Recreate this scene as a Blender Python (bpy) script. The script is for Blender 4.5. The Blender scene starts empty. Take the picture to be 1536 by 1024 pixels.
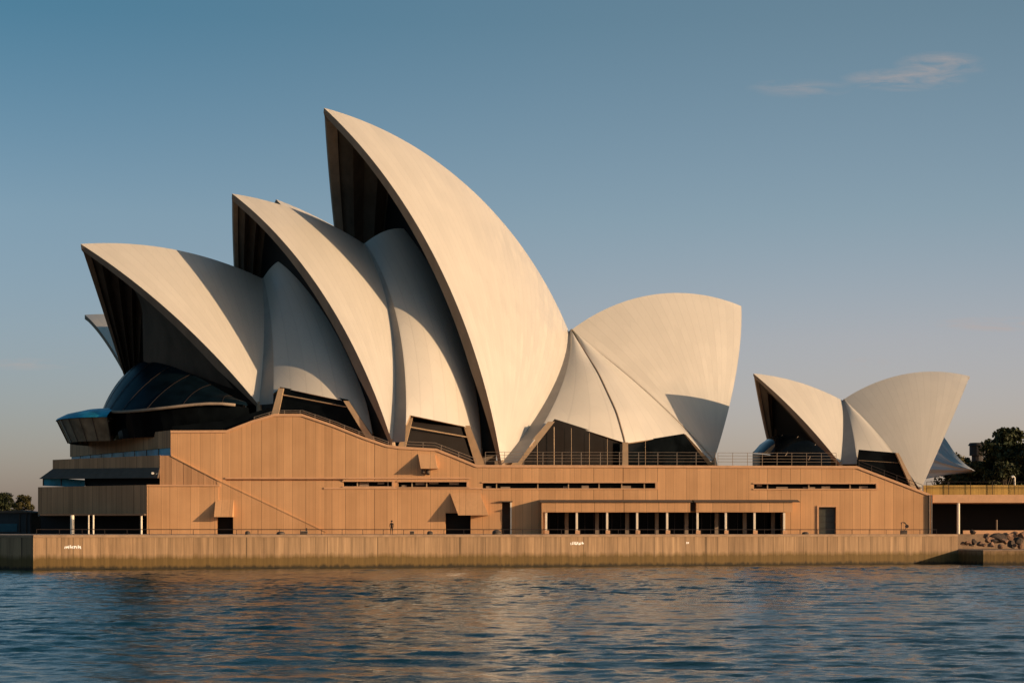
import bpy, bmesh, math, random
import numpy as np
from mathutils import Vector
random.seed(7); rng = np.random.default_rng(7)
S = bpy.context.scene
COL = S.collection

# ------------------------------------------------------------------ camera, sky, sun, exposure
CAM = np.array([0.0, -280.0, 4.6]); FPX = 2800.0; CX, HY = 768.0, 795.0
cd = bpy.data.cameras.new("camera"); cam = bpy.data.objects.new("camera", cd); COL.objects.link(cam)
cam.location = CAM; cam.rotation_euler = (math.radians(90), 0, 0)
cd.sensor_width = 36.0; cd.lens = FPX / 1536 * 36; cd.shift_y = (HY - 512) / 1536
cd.clip_start = 1.0; cd.clip_end = 20000
S.camera = cam

SUN_AZ, SUN_EL = math.radians(68), math.radians(11)   # to the right of the view's back, low
L = Vector((math.sin(SUN_AZ) * math.cos(SUN_EL), -math.cos(SUN_AZ) * math.cos(SUN_EL), math.sin(SUN_EL)))
sd = bpy.data.lights.new("sun", 'SUN'); sun = bpy.data.objects.new("sun", sd); COL.objects.link(sun)
sd.energy = 5.0; sd.angle = math.radians(0.5); sd.color = (1.0, 0.69, 0.42)
sun.rotation_euler = L.to_track_quat('Z', 'Y').to_euler()

S.view_settings.view_transform = 'Standard'; S.view_settings.look = 'None'
S.view_settings.exposure = 0.1; S.view_settings.gamma = 1.0; S.view_settings.use_curve_mapping = False
S.cycles.use_denoising = True; S.cycles.max_bounces = 6

W = bpy.data.worlds.new("World"); S.world = W; W.use_nodes = True
SKY_L = [(.95, .82, 1.2), (.9, .84, 1.1), (.86, .93, 1.04), (.44, .77, .87), (.28, .82, .94)]
SKY_R = [(1.45, 1.2, 1.6), (1.55, 1.27, 1.58), (1.57, 1.26, 1.44), (1.27, 1.22, 1.28), (1.0, 1.08, 1.06), (.28, .82, .94)]
def world():
    nt = W.node_tree; N = nt.nodes; N.clear(); lk = nt.links.new
    out = N.new('ShaderNodeOutputWorld'); bg = N.new('ShaderNodeBackground'); bg.inputs['Strength'].default_value = 0.1
    sky = N.new('ShaderNodeTexSky'); sky.sky_type = 'NISHITA'; sky.sun_disc = False
    sky.sun_elevation = SUN_EL; sky.sun_rotation = math.pi - SUN_AZ
    sky.altitude = 0; sky.air_density = 1.0; sky.dust_density = 1.2; sky.ozone_density = 1.5
    tint = N.new('ShaderNodeMix'); tint.data_type = 'RGBA'; tint.blend_type = 'MULTIPLY'; tint.inputs[0].default_value = 1.0
    lk(sky.outputs[0], tint.inputs[6])
    tc = N.new('ShaderNodeTexCoord'); sep = N.new('ShaderNodeSeparateXYZ'); lk(tc.outputs['Generated'], sep.inputs[0])
    # colour balance of the evening air: deep teal overhead, pale pinkish grey low down, brighter towards the right
    def ramp(stops):
        r = N.new('ShaderNodeValToRGB'); e = r.color_ramp.elements
        while len(e) < len(stops): e.new(0.5)
        for k, (p, c) in enumerate(stops): e[k].position = p; e[k].color = (c[0] / 2, c[1] / 2, c[2] / 2, 1)
        lk(sep.outputs[2], r.inputs[0]); return r.outputs[0]
    RL = ramp([(0, SKY_L[0]), (.055, SKY_L[1]), (.164, SKY_L[2]), (.263, SKY_L[3]), (1, SKY_L[4])])
    RR = ramp([(0, SKY_R[0]), (.06, SKY_R[1]), (.1, SKY_R[2]), (.164, SKY_R[3]), (.263, SKY_R[4]), (1, SKY_R[5])])
    side = N.new('ShaderNodeMapRange'); side.interpolation_type = 'SMOOTHSTEP'; side.inputs[1].default_value = -.32; side.inputs[2].default_value = .24; lk(sep.outputs[0], side.inputs[0])
    sm = N.new('ShaderNodeMix'); sm.data_type = 'RGBA'; lk(side.outputs[0], sm.inputs[0]); lk(RL, sm.inputs[6]); lk(RR, sm.inputs[7])
    dbl = N.new('ShaderNodeVectorMath'); dbl.operation = 'SCALE'; dbl.inputs['Scale'].default_value = 2.0; lk(sm.outputs[2], dbl.inputs[0])
    lk(dbl.outputs[0], tint.inputs[7])
    # a few thin warm cloud streaks, fixed in the sky by direction
    def math_(op, a, b=None):
        m = N.new('ShaderNodeMath'); m.operation = op
        for k, v in enumerate((a, b)):
            if v is None: continue
            if isinstance(v, (int, float)): m.inputs[k].default_value = v
            else: lk(v, m.inputs[k])
        return m.outputs[0]
    yy = math_('MAXIMUM', sep.outputs[1], 0.02)
    u = math_('DIVIDE', sep.outputs[0], yy); v = math_('DIVIDE', sep.outputs[2], yy)
    front = math_('GREATER_THAN', sep.outputs[1], 0.05)
    cmb = N.new('ShaderNodeCombineXYZ'); lk(u, cmb.inputs[0]); lk(v, cmb.inputs[1])
    mp = N.new('ShaderNodeMapping'); mp.inputs['Scale'].default_value = (38, 190, 1); mp.inputs['Rotation'].default_value = (0, 0, math.radians(-4)); lk(cmb.outputs[0], mp.inputs[0])
    no = N.new('ShaderNodeTexNoise'); no.inputs['Scale'].default_value = 1.0; no.inputs['Detail'].default_value = 7; no.inputs['Roughness'].default_value = 0.62; no.inputs['Distortion'].default_value = 0.6
    lk(mp.outputs[0], no.inputs[0])
    tot = None
    for px, py, rx, ry, k in ((1355, 120, 100, 19, 1.5), (1412, 98, 75, 22, 1.4), (1200, 133, 85, 16, .8), (1495, 486, 100, 13, 1.9), (35, 546, 90, 11, .8), (1303, 543, 36, 9, .9)):
        a = math_('DIVIDE', math_('SUBTRACT', u, (px - CX) / FPX), rx / FPX)
        b = math_('DIVIDE', math_('SUBTRACT', v, (HY - py) / FPX), ry / FPX)
        d = math_('ADD', math_('MULTIPLY', a, a), math_('MULTIPLY', b, b))
        g = math_('MULTIPLY', math_('MAXIMUM', math_('SUBTRACT', 1.0, d), 0.0), k)
        tot = g if tot is None else math_('ADD', tot, g)
    rp = N.new('ShaderNodeMapRange'); rp.inputs[1].default_value = 0.38; rp.inputs[2].default_value = 0.72; lk(no.outputs[0], rp.inputs[0])
    fac = math_('MULTIPLY', math_('MULTIPLY', math_('MULTIPLY', tot, rp.outputs[0]), front), 0.42)
    fac = math_('MINIMUM', fac, 0.6)
    mx = N.new('ShaderNodeMix'); mx.data_type = 'RGBA'; lk(fac, mx.inputs[0]); lk(tint.outputs[2], mx.inputs[6])
    mx.inputs[7].default_value = (4.6, 3.6, 3.2, 1)
    lk(mx.outputs[2], bg.inputs[0]); lk(bg.outputs[0], out.inputs[0])
    return tint, sky, bg
TINT, SKY, BG = world()

# ------------------------------------------------------------------ helpers
def P(px, py, Y):
    """point at depth Y seen at photo pixel (px,py)"""
    d = Y - CAM[1]
    return np.array([(px - CX) / FPX * d, Y, CAM[2] + (HY - py) / FPX * d])
def zy(py, Y=0.0): return CAM[2] + (HY - py) / FPX * (Y - CAM[1])
def xx(px, Y=0.0): return (px - CX) / FPX * (Y - CAM[1])
def proj(p):
    d = p[1] - CAM[1]; return (CX + FPX * p[0] / d, HY - FPX * (p[2] - CAM[2]) / d)

def tag(o, label=None, cat=None, group=None, kind=None):
    if label: o['label'] = label
    if cat: o['category'] = cat
    if group: o['group'] = group
    if kind: o['kind'] = kind
    return o
def empty(name, loc, label, cat, group=None):
    o = bpy.data.objects.new(name, None); COL.objects.link(o); o.location = loc; o.empty_display_size = .5
    return tag(o, label, cat, group)
class MB:
    def __init__(s): s.v = []; s.f = []; s.uv = None
    def add(s, vs, fs):
        k = len(s.v); s.v += [tuple(float(c) for c in v) for v in vs]; s.f += [tuple(i + k for i in f) for f in fs]; return s
    def box(s, x0, x1, y0, y1, z0, z1):
        v = [(x0,y0,z0),(x1,y0,z0),(x1,y1,z0),(x0,y1,z0),(x0,y0,z1),(x1,y0,z1),(x1,y1,z1),(x0,y1,z1)]
        return s.add(v, [(0,3,2,1),(4,5,6,7),(0,1,5,4),(1,2,6,5),(2,3,7,6),(3,0,4,7)])
    def prism(s, poly, vec):
        """polygon (3-d points) swept along vec"""
        n = len(poly); a = [np.array(p, float) for p in poly]; b = [p + np.array(vec, float) for p in a]
        return s.add(a + b, [tuple(range(n)), tuple(range(2*n-1, n-1, -1))] + [(i, i+n, (i+1)%n+n, (i+1)%n) for i in range(n)])
    def plan(s, poly, z0, z1): return s.prism([(x, y, z0) for x, y in poly], (0, 0, z1 - z0))
    def tube(s, pts, r, n=6, r2=None):
        pts = [np.array(p, float) for p in pts]; r2 = r if r2 is None else r2; m = len(pts); vs = []
        for i, p in enumerate(pts):
            t = pts[min(i+1, m-1)] - pts[max(i-1, 0)]; t = t / (np.linalg.norm(t) + 1e-9)
            a = np.cross(t, (0, 0, 1.0)) if abs(t[2]) < .95 else np.cross(t, (1.0, 0, 0)); a /= np.linalg.norm(a); b = np.cross(t, a)
            rr = r + (r2 - r) * i / max(1, m - 1)
            vs += [p + rr * (math.cos(q) * a + math.sin(q) * b) for q in (2*math.pi*k/n for k in range(n))]
        fs = [(i*n+k, i*n+(k+1)%n, (i+1)*n+(k+1)%n, (i+1)*n+k) for i in range(m-1) for k in range(n)]
        fs += [tuple(range(n-1, -1, -1)), tuple(range((m-1)*n, m*n))]
        return s.add(vs, fs)
    def bar(s, a, b, w, h=None):
        return s.tube([a, b], w / 2 * 1.2, 4)
    def grid(s, G, flip=False):
        n, m = len(G), len(G[0]); vs = [p for r in G for p in r]
        fs = [(i*m+j, (i+1)*m+j, (i+1)*m+j+1, i*m+j+1) for i in range(n-1) for j in range(m-1)]
        if flip: fs = [f[::-1] for f in fs]
        return s.add(vs, fs)
    def build(s, name, mat, parent=None, smooth=False, fix=True, uvs=None, bevel=0):
        me = bpy.data.meshes.new(name); me.from_pydata(s.v, [], s.f); me.materials.append(mat)
        if uvs is not None:
            ul = me.uv_layers.new(name="uv"); arr = np.array(uvs, np.float32)
            idx = np.zeros(len(me.loops), np.int32); me.loops.foreach_get('vertex_index', idx)
            ul.data.foreach_set('uv', arr[idx].ravel())
        if fix:
            bm = bmesh.new(); bm.from_mesh(me); bmesh.ops.recalc_face_normals(bm, faces=bm.faces)
            if bevel: bmesh.ops.bevel(bm, geom=[e for e in bm.edges if e.is_manifold], offset=bevel, segments=1, affect='EDGES')
            bm.to_mesh(me); bm.free()
        if smooth: me.polygons.foreach_set('use_smooth', [True] * len(me.polygons))
        o = bpy.data.objects.new(name, me); COL.objects.link(o)
        if parent is not None:
            o.parent = parent
            base = parent; off = Vector((0,0,0))
            while base is not None: off += Vector(base.location); base = base.parent
            me.transform(__import__('mathutils').Matrix.Translation(-off))
        return o

# ------------------------------------------------------------------ materials
def mat(name, col, rough=.6, spec=.5, metal=0.0):
    m = bpy.data.materials.new(name); m.use_nodes = True
    b = m.node_tree.nodes['Principled BSDF']
    b.inputs['Base Color'].default_value = (*col, 1); b.inputs['Roughness'].default_value = rough
    b.inputs['Specular IOR Level'].default_value = spec; b.inputs['Metallic'].default_value = metal
    return m
class NT:
    def __init__(s, m): s.t = m.node_tree; s.b = s.t.nodes['Principled BSDF']
    def n(s, kind, **kw):
        o = s.t.nodes.new('ShaderNode' + kind)
        for k, v in kw.items(): setattr(o, k, v)
        return o
    def l(s, a, b): s.t.links.new(a, b)
    def val(s, sock, v):
        if isinstance(v, (int, float)): sock.default_value = v
        elif isinstance(v, tuple): sock.default_value = v
        else: s.l(v, sock)
    def math(s, op, a, b=0.0):
        o = s.n('Math', operation=op); s.val(o.inputs[0], a); s.val(o.inputs[1], b); return o.outputs[0]
    def pos(s):
        g = s.n('NewGeometry'); q = s.n('SeparateXYZ'); s.l(g.outputs['Position'], q.inputs[0]); return g.outputs['Position'], q.outputs
    def noise(s, vec, scale, detail=4, rough=.55, stretch=None):
        if stretch:
            mp = s.n('Mapping'); mp.inputs['Scale'].default_value = stretch; s.l(vec, mp.inputs[0]); vec = mp.outputs[0]
        o = s.n('TexNoise'); o.inputs['Scale'].default_value = scale; o.inputs['Detail'].default_value = detail; o.inputs['Roughness'].default_value = rough
        s.l(vec, o.inputs[0]); return o.outputs[0]
    def rng(s, v, a, b, c, d):
        o = s.n('MapRange'); s.val(o.inputs[0], v)
        for k, q in zip((1, 2, 3, 4), (a, b, c, d)): o.inputs[k].default_value = q
        return o.outputs[0]
    def mix(s, f, a, b, blend='MIX'):
        o = s.n('Mix', data_type='RGBA', blend_type=blend); s.val(o.inputs[0], f); s.val(o.inputs[6], a); s.val(o.inputs[7], b); return o.outputs[2]
    def mulcol(s, col, v):
        c = s.n('CombineColor')
        for k in range(3): s.val(c.inputs[k], v)
        return s.mix(1.0, col, c.outputs[0], 'MULTIPLY')
    def bump(s, h, strength, dist):
        o = s.n('Bump'); o.inputs['Strength'].default_value = strength; o.inputs['Distance'].default_value = dist
        s.l(h, o.inputs['Height']); s.l(o.outputs[0], s.b.inputs['Normal'])

def m_panels(name, base, wid, var=.14, seam=.55, along=None, streak=.16, algae=False):
    """precast panels with vertical seams of uneven spacing and rain streaks"""
    m = mat(name, base, .75, .25); T = NT(m); pos, q = T.pos()
    x = q[0] if along is None else T.math('ADD', T.math('MULTIPLY', q[0], along[0]), T.math('MULTIPLY', q[1], along[1]))
    # warp so the panels are not all the same width
    cx = T.n('CombineXYZ'); T.l(x, cx.inputs[0])
    w = T.noise(cx.outputs[0], .35, 1); xw = T.math('ADD', x, T.math('MULTIPLY', w, wid * 2.2))
    u = T.math('DIVIDE', xw, wid); idx = T.math('FLOOR', u); fr = T.math('FRACT', u)
    wn = T.n('TexWhiteNoise', noise_dimensions='1D'); T.l(idx, wn.inputs['W'])
    line = T.math('LESS_THAN', fr, .055 / wid)
    u2 = T.math('MULTIPLY', u, 3.0); fr2 = T.math('FRACT', u2); wn2 = T.n('TexWhiteNoise', noise_dimensions='1D'); T.l(T.math('FLOOR', u2), wn2.inputs['W'])
    line2 = T.math('LESS_THAN', fr2, .10 / wid)
    st = T.noise(pos, 1.0, 5, .65, (2.2, 2.2, .10)); sm = T.noise(pos, .16, 4)
    fine = T.noise(pos, 9.0, 3)
    v = T.rng(wn.outputs[0], 0, 1, 1 - var, 1 + var * .5)
    v = T.math('MULTIPLY', v, T.rng(wn2.outputs[0], 0, 1, 1 - var * .35, 1 + var * .3))
    v = T.math('MULTIPLY', v, T.rng(st, .3, .7, 1 - streak, 1 + streak))
    v = T.math('MULTIPLY', v, T.rng(sm, .3, .7, .9, 1.1))
    v = T.math('MULTIPLY', v, T.rng(fine, .3, .7, .97, 1.03))
    v = T.math('MULTIPLY', v, T.math('SUBTRACT', 1.0, T.math('MULTIPLY', line, seam)))
    v = T.math('MULTIPLY', v, T.math('SUBTRACT', 1.0, T.math('MULTIPLY', line2, seam * .28)))
    col = T.mulcol((*base, 1), v)
    # slight hue drift
    col = T.mix(T.rng(sm, .35, .65, 0, .22), col, T.mulcol((base[0] * .86, base[1] * .98, base[2] * 1.12, 1), v))
    if algae:
        wob = T.noise(pos, 1.2, 4, .6, (1.5, 1.5, .3))
        zt = T.math('ADD', q[2], T.math('MULTIPLY', wob, 1.0))
        f = T.rng(zt, 2.35, 1.75, 0.0, .92)
        col = T.mix(f, col, T.mulcol((.118, .074, .020, 1), T.rng(st, .3, .7, .75, 1.25)))
        col = T.mix(T.rng(zt, 1.0, .65, 0, .9), col, (.018, .016, .010, 1))
        top = T.rng(q[2], 3.3, 4.1, 0, .25)
        col = T.mix(top, col, T.mulcol((base[0] * .7, base[1] * .72, base[2] * .75, 1), v))
    T.l(col, T.b.inputs['Base Color'])
    h = T.math('SUBTRACT', T.math('MULTIPLY', fine, .25), T.math('MULTIPLY', line, 1.0)); T.bump(h, .5, .03)
    return m
def m_noisy(name, base, rough=.7, amp=.2, scale=1.0, spec=.3, stretch=None, metal=0.0):
    m = mat(name, base, rough, spec, metal); T = NT(m); pos, q = T.pos()
    a = T.noise(pos, scale, 5, .6, stretch); T.l(T.mulcol((*base, 1), T.rng(a, .3, .7, 1 - amp, 1 + amp)), T.b.inputs['Base Color'])
    T.bump(a, .25, .05); return m
def m_tile(name, base):
    """glazed off-white tiles laid in ribs that fan out from the foot"""
    m = mat(name, base, .35, .5); T = NT(m); pos, q = T.pos()
    uvn = T.n('UVMap'); uvn.uv_map = 'uv'; s = T.n('SeparateXYZ'); T.l(uvn.outputs[0], s.inputs[0])
    ridx = T.math('FLOOR', s.outputs[0]); rf = T.math('FRACT', s.outputs[0])
    # chevron lids within each rib
    ch = T.math('ADD', s.outputs[1], T.math('MULTIPLY', T.math('ABSOLUTE', T.math('SUBTRACT', rf, .5)), 1.6))
    lid = T.math('FLOOR', T.math('MULTIPLY', ch, .55)); lf = T.math('FRACT', T.math('MULTIPLY', ch, .55))
    c = T.n('CombineXYZ'); T.l(ridx, c.inputs[0]); T.l(lid, c.inputs[1])
    w1 = T.n('TexWhiteNoise', noise_dimensions='2D'); T.l(c.outputs[0], w1.inputs['Vector'])
    w2 = T.n('TexWhiteNoise', noise_dimensions='1D'); T.l(ridx, w2.inputs['W'])
    big = T.noise(pos, .09, 4); st = T.noise(pos, .8, 5, .6, (1, 1, .35))
    line = T.math('MAXIMUM', T.math('LESS_THAN', rf, .09), T.math('MULTIPLY', T.math('LESS_THAN', lf, .06), .45))
    v = T.rng(w1.outputs[0], 0, 1, .98, 1.015)
    v = T.math('MULTIPLY', v, T.rng(w2.outputs[0], 0, 1, .975, 1.015))
    v = T.math('MULTIPLY', v, T.rng(big, .3, .7, .975, 1.02)); v = T.math('MULTIPLY', v, T.rng(st, .3, .7, .985, 1.012))
    v = T.math('MULTIPLY', v, T.math('SUBTRACT', 1.0, T.math('MULTIPLY', line, .075)))
    T.l(T.mulcol((*base, 1), v), T.b.inputs['Base Color'])
    T.l(T.rng(w1.outputs[0], 0, 1, .28, .46), T.b.inputs['Roughness'])
    T.bump(T.math('MULTIPLY', line, -1.0), .25, .03)
    return m
def m_glass(name, base, rough=.06, spec=.035):
    m = mat(name, base, rough, spec); T = NT(m); pos, q = T.pos()
    a = T.noise(pos, .35, 3); T.l(T.mulcol((*base, 1), T.rng(a, .3, .7, .5, 1.5)), T.b.inputs['Base Color']); return m

M = dict(
    tile=m_tile('glazed_cream_tile', (.505, .468, .398)),
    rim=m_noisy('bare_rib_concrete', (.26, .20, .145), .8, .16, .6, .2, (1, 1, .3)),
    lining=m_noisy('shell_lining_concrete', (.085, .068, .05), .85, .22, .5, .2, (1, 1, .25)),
    strip=m_noisy('seam_concrete', (.36, .32, .27), .7, .08, .4),
    bronze=m_noisy('tan_brace_concrete', (.38, .27, .165), .6, .12, .8),
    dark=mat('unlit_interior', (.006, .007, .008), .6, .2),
    glass=m_glass('dark_bronze_glass', (.003, .0042, .005)),
    canopy=m_glass('dark_blue_roof_glass', (.003, .008, .012), .35, .03),
    blue=m_glass('glass_painted_sky_blue', (.02, .24, .36), .35, .2),  # reflected blue of the upper sky is put into the base colour
    bowglass=m_glass('smoky_bow_glass', (.17, .14, .095), .15, .4),
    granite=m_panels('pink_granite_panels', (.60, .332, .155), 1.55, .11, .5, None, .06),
    granite_dim=m_panels('darker_granite_panels', (.48, .265, .13), 1.0, .2, .5, None, .10),  # darker, narrower granite panels for end walls, porch side and second tier
    granite_plain=m_noisy('granite_trim', (.60, .345, .185), .75, .10, .8, .25),
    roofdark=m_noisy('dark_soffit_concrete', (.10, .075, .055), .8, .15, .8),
    seawall=m_panels('stained_seawall_concrete', (.33, .21, .112), 1.5, .16, .5, None, .34, True),
    coping=m_noisy('seawall_coping', (.30, .20, .12), .8, .2, 1.2),
    paving=m_noisy('promenade_paving', (.30, .22, .16), .85, .15, .7),
    land=m_noisy('far_ground', (.10, .10, .05), .9, .3, .1),
    white=m_noisy('cream_painted_column', (.78, .68, .52), .5, .06, 2.0),
    mark=mat('white_paint_mark', (.9, .9, .86), .5),
    rail=mat('dark_rail_metal', (.035, .025, .02), .45, .5, .3),
    steel=mat('weathered_rail_steel', (.34, .27, .20), .4, .5, .4),
    yellow=m_panels('ochre_parapet_panels', (.44, .27, .07), 1.3, .22, .5),
    rock=m_noisy('brown_rock', (.20, .115, .07), .9, .4, 1.6),
    rockdark=m_noisy('dark_rock', (.060, .042, .030), .9, .4, 1.6),
    door=m_noisy('green_grey_door', (.05, .055, .045), .5, .2, 1.0),
    bark=m_noisy('grey_brown_bark', (.06, .045, .03), .9, .3, 2.0),
    tank=m_noisy('dark_tank_metal', (.035, .03, .028), .7, .2, .6),
    cloth=mat('dark_clothing', (.03, .025, .022), .9, .1), skin=mat('skin', (.38, .22, .15), .6, .3), hair=mat('dark_hair', (.015, .012, .01), .7, .2),
    shed=m_noisy('dark_shed_panel', (.025, .035, .04), .6, .2, .8), shedblue=m_noisy('blue_tarpaulin', (.02, .09, .12), .6, .2, .8),
    lampglass=mat('white_lamp_glass', (.8, .76, .66), .3),
)
def m_leaf(name, base):
    m = mat(name, base, .7, .2); T = NT(m); g = T.n('NewGeometry'); pos, q = T.pos()
    v = T.rng(g.outputs['Random Per Island'], 0, 1, .45, 1.6); n = T.noise(pos, .5, 2)
    col = T.mix(T.rng(n, .35, .65, 0, 1), T.mulcol((*base, 1), v), T.mulcol((base[0] * 1.25, base[1] * 1.0, base[2] * .7, 1), v))
    T.l(col, T.b.inputs['Base Color']); return m
M['leaf'] = m_leaf('dark_foliage', (.030, .040, .018)); M['leaf2'] = m_leaf('olive_foliage', (.055, .055, .022))

# ------------------------------------------------------------------ the setting: water, promenade, land
WALL = [(-55.4, -64.0), (60.9, -25.0)]            # seawall line, left corner to landing
def build_water():
    rows = []; y = -232.0
    while y < -22.0:
        rows.append(y); d = y + 280; y += max(.16, .34 * d / 200 + .02)
    ys = np.array(rows); xs = np.arange(-92, 92.01, .27)
    X, Y = np.meshgrid(xs, ys); Z = np.zeros_like(X)
    for k in range(90):
        lam = .4 * (6.0 / .4) ** rng.random(); th = rng.normal(math.radians(78), .55)
        kx, ky = math.cos(th) * 2 * math.pi / lam, math.sin(th) * 2 * math.pi / lam
        a = .0032 * lam ** .76 * (.6 + .8 * rng.random()); ph = rng.random() * 6.283
        arg = kx * X + ky * Y + ph + .6 * np.sin(.05 * X + .04 * Y + k)
        Z += a * (np.sin(arg) + .25 * np.sin(2 * arg + .6))
    # patches of stronger and weaker ripple
    Z *= 1.0 + .35 * np.sin(.045 * X + .02 * Y + 1) * np.sin(.06 * Y - .03 * X) 
    edge = np.minimum(1, np.minimum((92 - np.abs(X)) / 6, (Y + 232) / 6)).clip(0, 1); Z *= edge
    ny, nx = X.shape; V = np.stack([X, Y, Z], -1).reshape(-1, 3)
    i = np.arange(ny - 1)[:, None] * nx + np.arange(nx - 1)[None, :]
    F = np.stack([i, i + 1, i + nx + 1, i + nx], -1).reshape(-1, 4)
    x0, x1, y0, y1 = xs[0], xs[-1], ys[0], ys[-1]; R = 6000
    ex = np.array([(-R, -R, 0), (R, -R, 0), (R, y0, 0), (-R, y0, 0), (-R, y1, 0), (x0, y0, 0), (x0, y1, 0), (x1, y0, 0), (R, y1, 0), (x1, y1, 0), (R, R, 0), (-R, R, 0)], float)
    k = len(V); V = np.vstack([V, ex])
    F = np.vstack([F, k + np.array([(0, 1, 2, 3), (3, 5, 6, 4), (7, 2, 8, 9), (4, 8, 10, 11)])])
    me = bpy.data.meshes.new('water'); me.vertices.add(len(V)); me.vertices.foreach_set('co', V.ravel())
    me.loops.add(F.size); me.loops.foreach_set('vertex_index', F.ravel().astype(np.int32))
    me.polygons.add(len(F)); me.polygons.foreach_set('loop_start', np.arange(0, F.size, 4, dtype=np.int32)); me.polygons.foreach_set('loop_total', np.full(len(F), 4, np.int32))
    me.update(calc_edges=True); me.validate(); me.polygons.foreach_set('use_smooth', np.ones(len(me.polygons), bool))
    m = mat('harbour_water', (.002, .027, .029), .09, .5); m.node_tree.nodes['Principled BSDF'].inputs['IOR'].default_value = 1.27
    T = NT(m); pos, q = T.pos()
    a = T.noise(pos, 1.0, 3, .5, (1.3, 3.2, 1)); b = T.noise(pos, 1.0, 3, .55, (4.0, 9.0, 1))
    T.bump(T.math('ADD', a, T.math('MULTIPLY', b, .6)), .4, .07)
    me.materials.append(m); o = bpy.data.objects.new('water', me); COL.objects.link(o); tag(o, kind='structure')
build_water()
ZP = 4.05                                          # promenade level
n_ = MB(); wl = [np.array(p) for p in WALL]
LEFT = (-55.4 - 40, -64 + 30)
n_.add([(LEFT[0], LEFT[1], ZP), (-55.4, -64, ZP), (60.9, -25, ZP), (60.9, -3.3, ZP), (260, -3.3, ZP), (260, 180, ZP), (LEFT[0] - 60, 180, ZP), (LEFT[0] - 60, LEFT[1], ZP)], [(0, 1, 2, 3, 4, 5, 6, 7)])
tag(n_.build('promenade', M['paving'], fix=False), kind='structure')
g_ = MB(); g_.add([(-3000, 180, 4.0), (3000, 180, 4.0), (3000, 3000, 4.0), (-3000, 3000, 4.0), (-3000, 180, -2), (3000, 180, -2)], [(0, 1, 2, 3), (0, 4, 5, 1)]); tag(g_.build('ground', M['land'], fix=False), kind='structure')

# ------------------------------------------------------------------ shell geometry
PSI = math.radians(32)
class Axis:
    def __init__(s, deg, Ya):
        s.psi = math.radians(deg); s.n = np.array([-math.sin(s.psi), math.cos(s.psi), 0]); s.p0 = np.array([0, Ya, 0.0])
    def at(s, p):
        r = P(p[0], p[1], 0) - CAM; r = r / r[1]; t = np.dot(s.p0 - CAM, s.n) / np.dot(r, s.n); return CAM + r * t
    def mir(s, A): A = np.asarray(A); return A - 2 * ((A - s.p0) @ s.n)[..., None] * s.n
def centre(T, B, F, R, back=True):
    a = B - T; b = F - T; n = np.cross(a, b); n2 = n @ n
    cc = T + ((a @ a) * np.cross(b, n) + (b @ b) * np.cross(n, a)) / (2 * n2); r2 = ((cc - T) ** 2).sum(); n = n / math.sqrt(n2)
    if (n[1] < 0) == back: n = -n
    return cc + n * math.sqrt(max(R * R - r2, 1.0))
def slerp(c, A, B, s):
    a = A - c; b = B - c; om = math.acos(np.clip(a @ b / np.linalg.norm(a) / np.linalg.norm(b), -1, 1)); s = np.asarray(s, float)[:, None]
    return c + (np.sin((1 - s) * om) * a + np.sin(s * om) * b) / math.sin(om)
class Shell:
    def __init__(s, ax, T, B, F, FY, R, far=None):
        s.ax = ax; s.T = ax.at(T); s.B = ax.at(B); s.F = P(F[0], F[1], FY); s.R = R
        s.c = centre(s.T, s.B, s.F, R); cp = s.c - ((s.c - s.T) @ ax.n) * ax.n
        s.ridge = lambda t: slerp(cp, s.T, s.B, t)
        s.Ff = ax.mir(s.F); s.cf = ax.mir(s.c)
        if far: s.Ff = P(far[0], far[1], far[2]); s.cf = centre(s.T, s.B, s.Ff, far[3], False)
    def arc(s, t, ss, far=False, inset=0.0):
        r = s.ridge([t])[0]; c, F = (s.cf, s.Ff) if far else (s.c, s.F)
        A = slerp(c, F, r, ss)
        if inset:
            nrm = (A - c) / np.linalg.norm(A - c, axis=1)[:, None]; A = A - nrm * inset
        return A
    def build(s, parent, nrib=26, nj=40, th0=1.0, th1=1.15, pleats=11, ribw=2.0, deep=1.35):
        N = nrib * 2; ts = np.linspace(0, 1, N + 1); ss = np.linspace(0, 1, nj + 1)
        rd = s.ridge(ts); Lr = np.linalg.norm(np.diff(rd, axis=0), axis=1).sum()
        outer = MB(); uvs = []
        inner = MB(); rim = MB()
        for far in (False, True):
            G = [s.arc(t, ss, far) for t in ts]; al = np.linalg.norm(G[0][0] - G[0][-1])
            outer.grid(G); uvs += [(t * Lr / ribw, q * al / ribw) for t in ts for q in ss]
            I = []; c = s.cf if far else s.c
            tp = .035
            tin = np.concatenate([[0, tp], np.linspace(tp + .004, 1, pleats * 6)])
            for t in tin:
                A = s.arc(t, ss, far); nrm = (A - c) / np.linalg.norm(A - c, axis=1)[:, None]
                tri = abs(((t - tp) * pleats) % 1 - .5) * 2
                base = th0 + th1 * (1 - ss) if t <= tp else .55 + deep * (1 - tri) * np.ones_like(ss)
                th = base * np.minimum(1, .3 + ss * 3)
                q = A - nrm * th[:, None]; side = (q - s.ax.p0) @ s.ax.n * (-1 if not far else 1)   # stay on its own side of the ridge plane
                q = q + np.outer(np.minimum(side - .02, 0), s.ax.n) * (1 if not far else -1); q[:, 2] -= np.clip(.6 - side, 0, .6) * .5 * (t > .03); I.append(q)
            inner.grid(I[1:])
            # rim: front face plus its soffit, and the closing face at the back
            A0 = s.arc(0, ss, far); rim.grid([A0, I[0], I[1], I[2]])
            rim.grid([s.arc(1, ss, far), I[-1]])
        sh = outer.build('sail_shell', M['tile'], parent, True, False, uvs)
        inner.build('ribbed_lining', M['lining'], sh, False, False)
        rim.build('rim', M['rim'], sh, False, False)
        return sh
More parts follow.
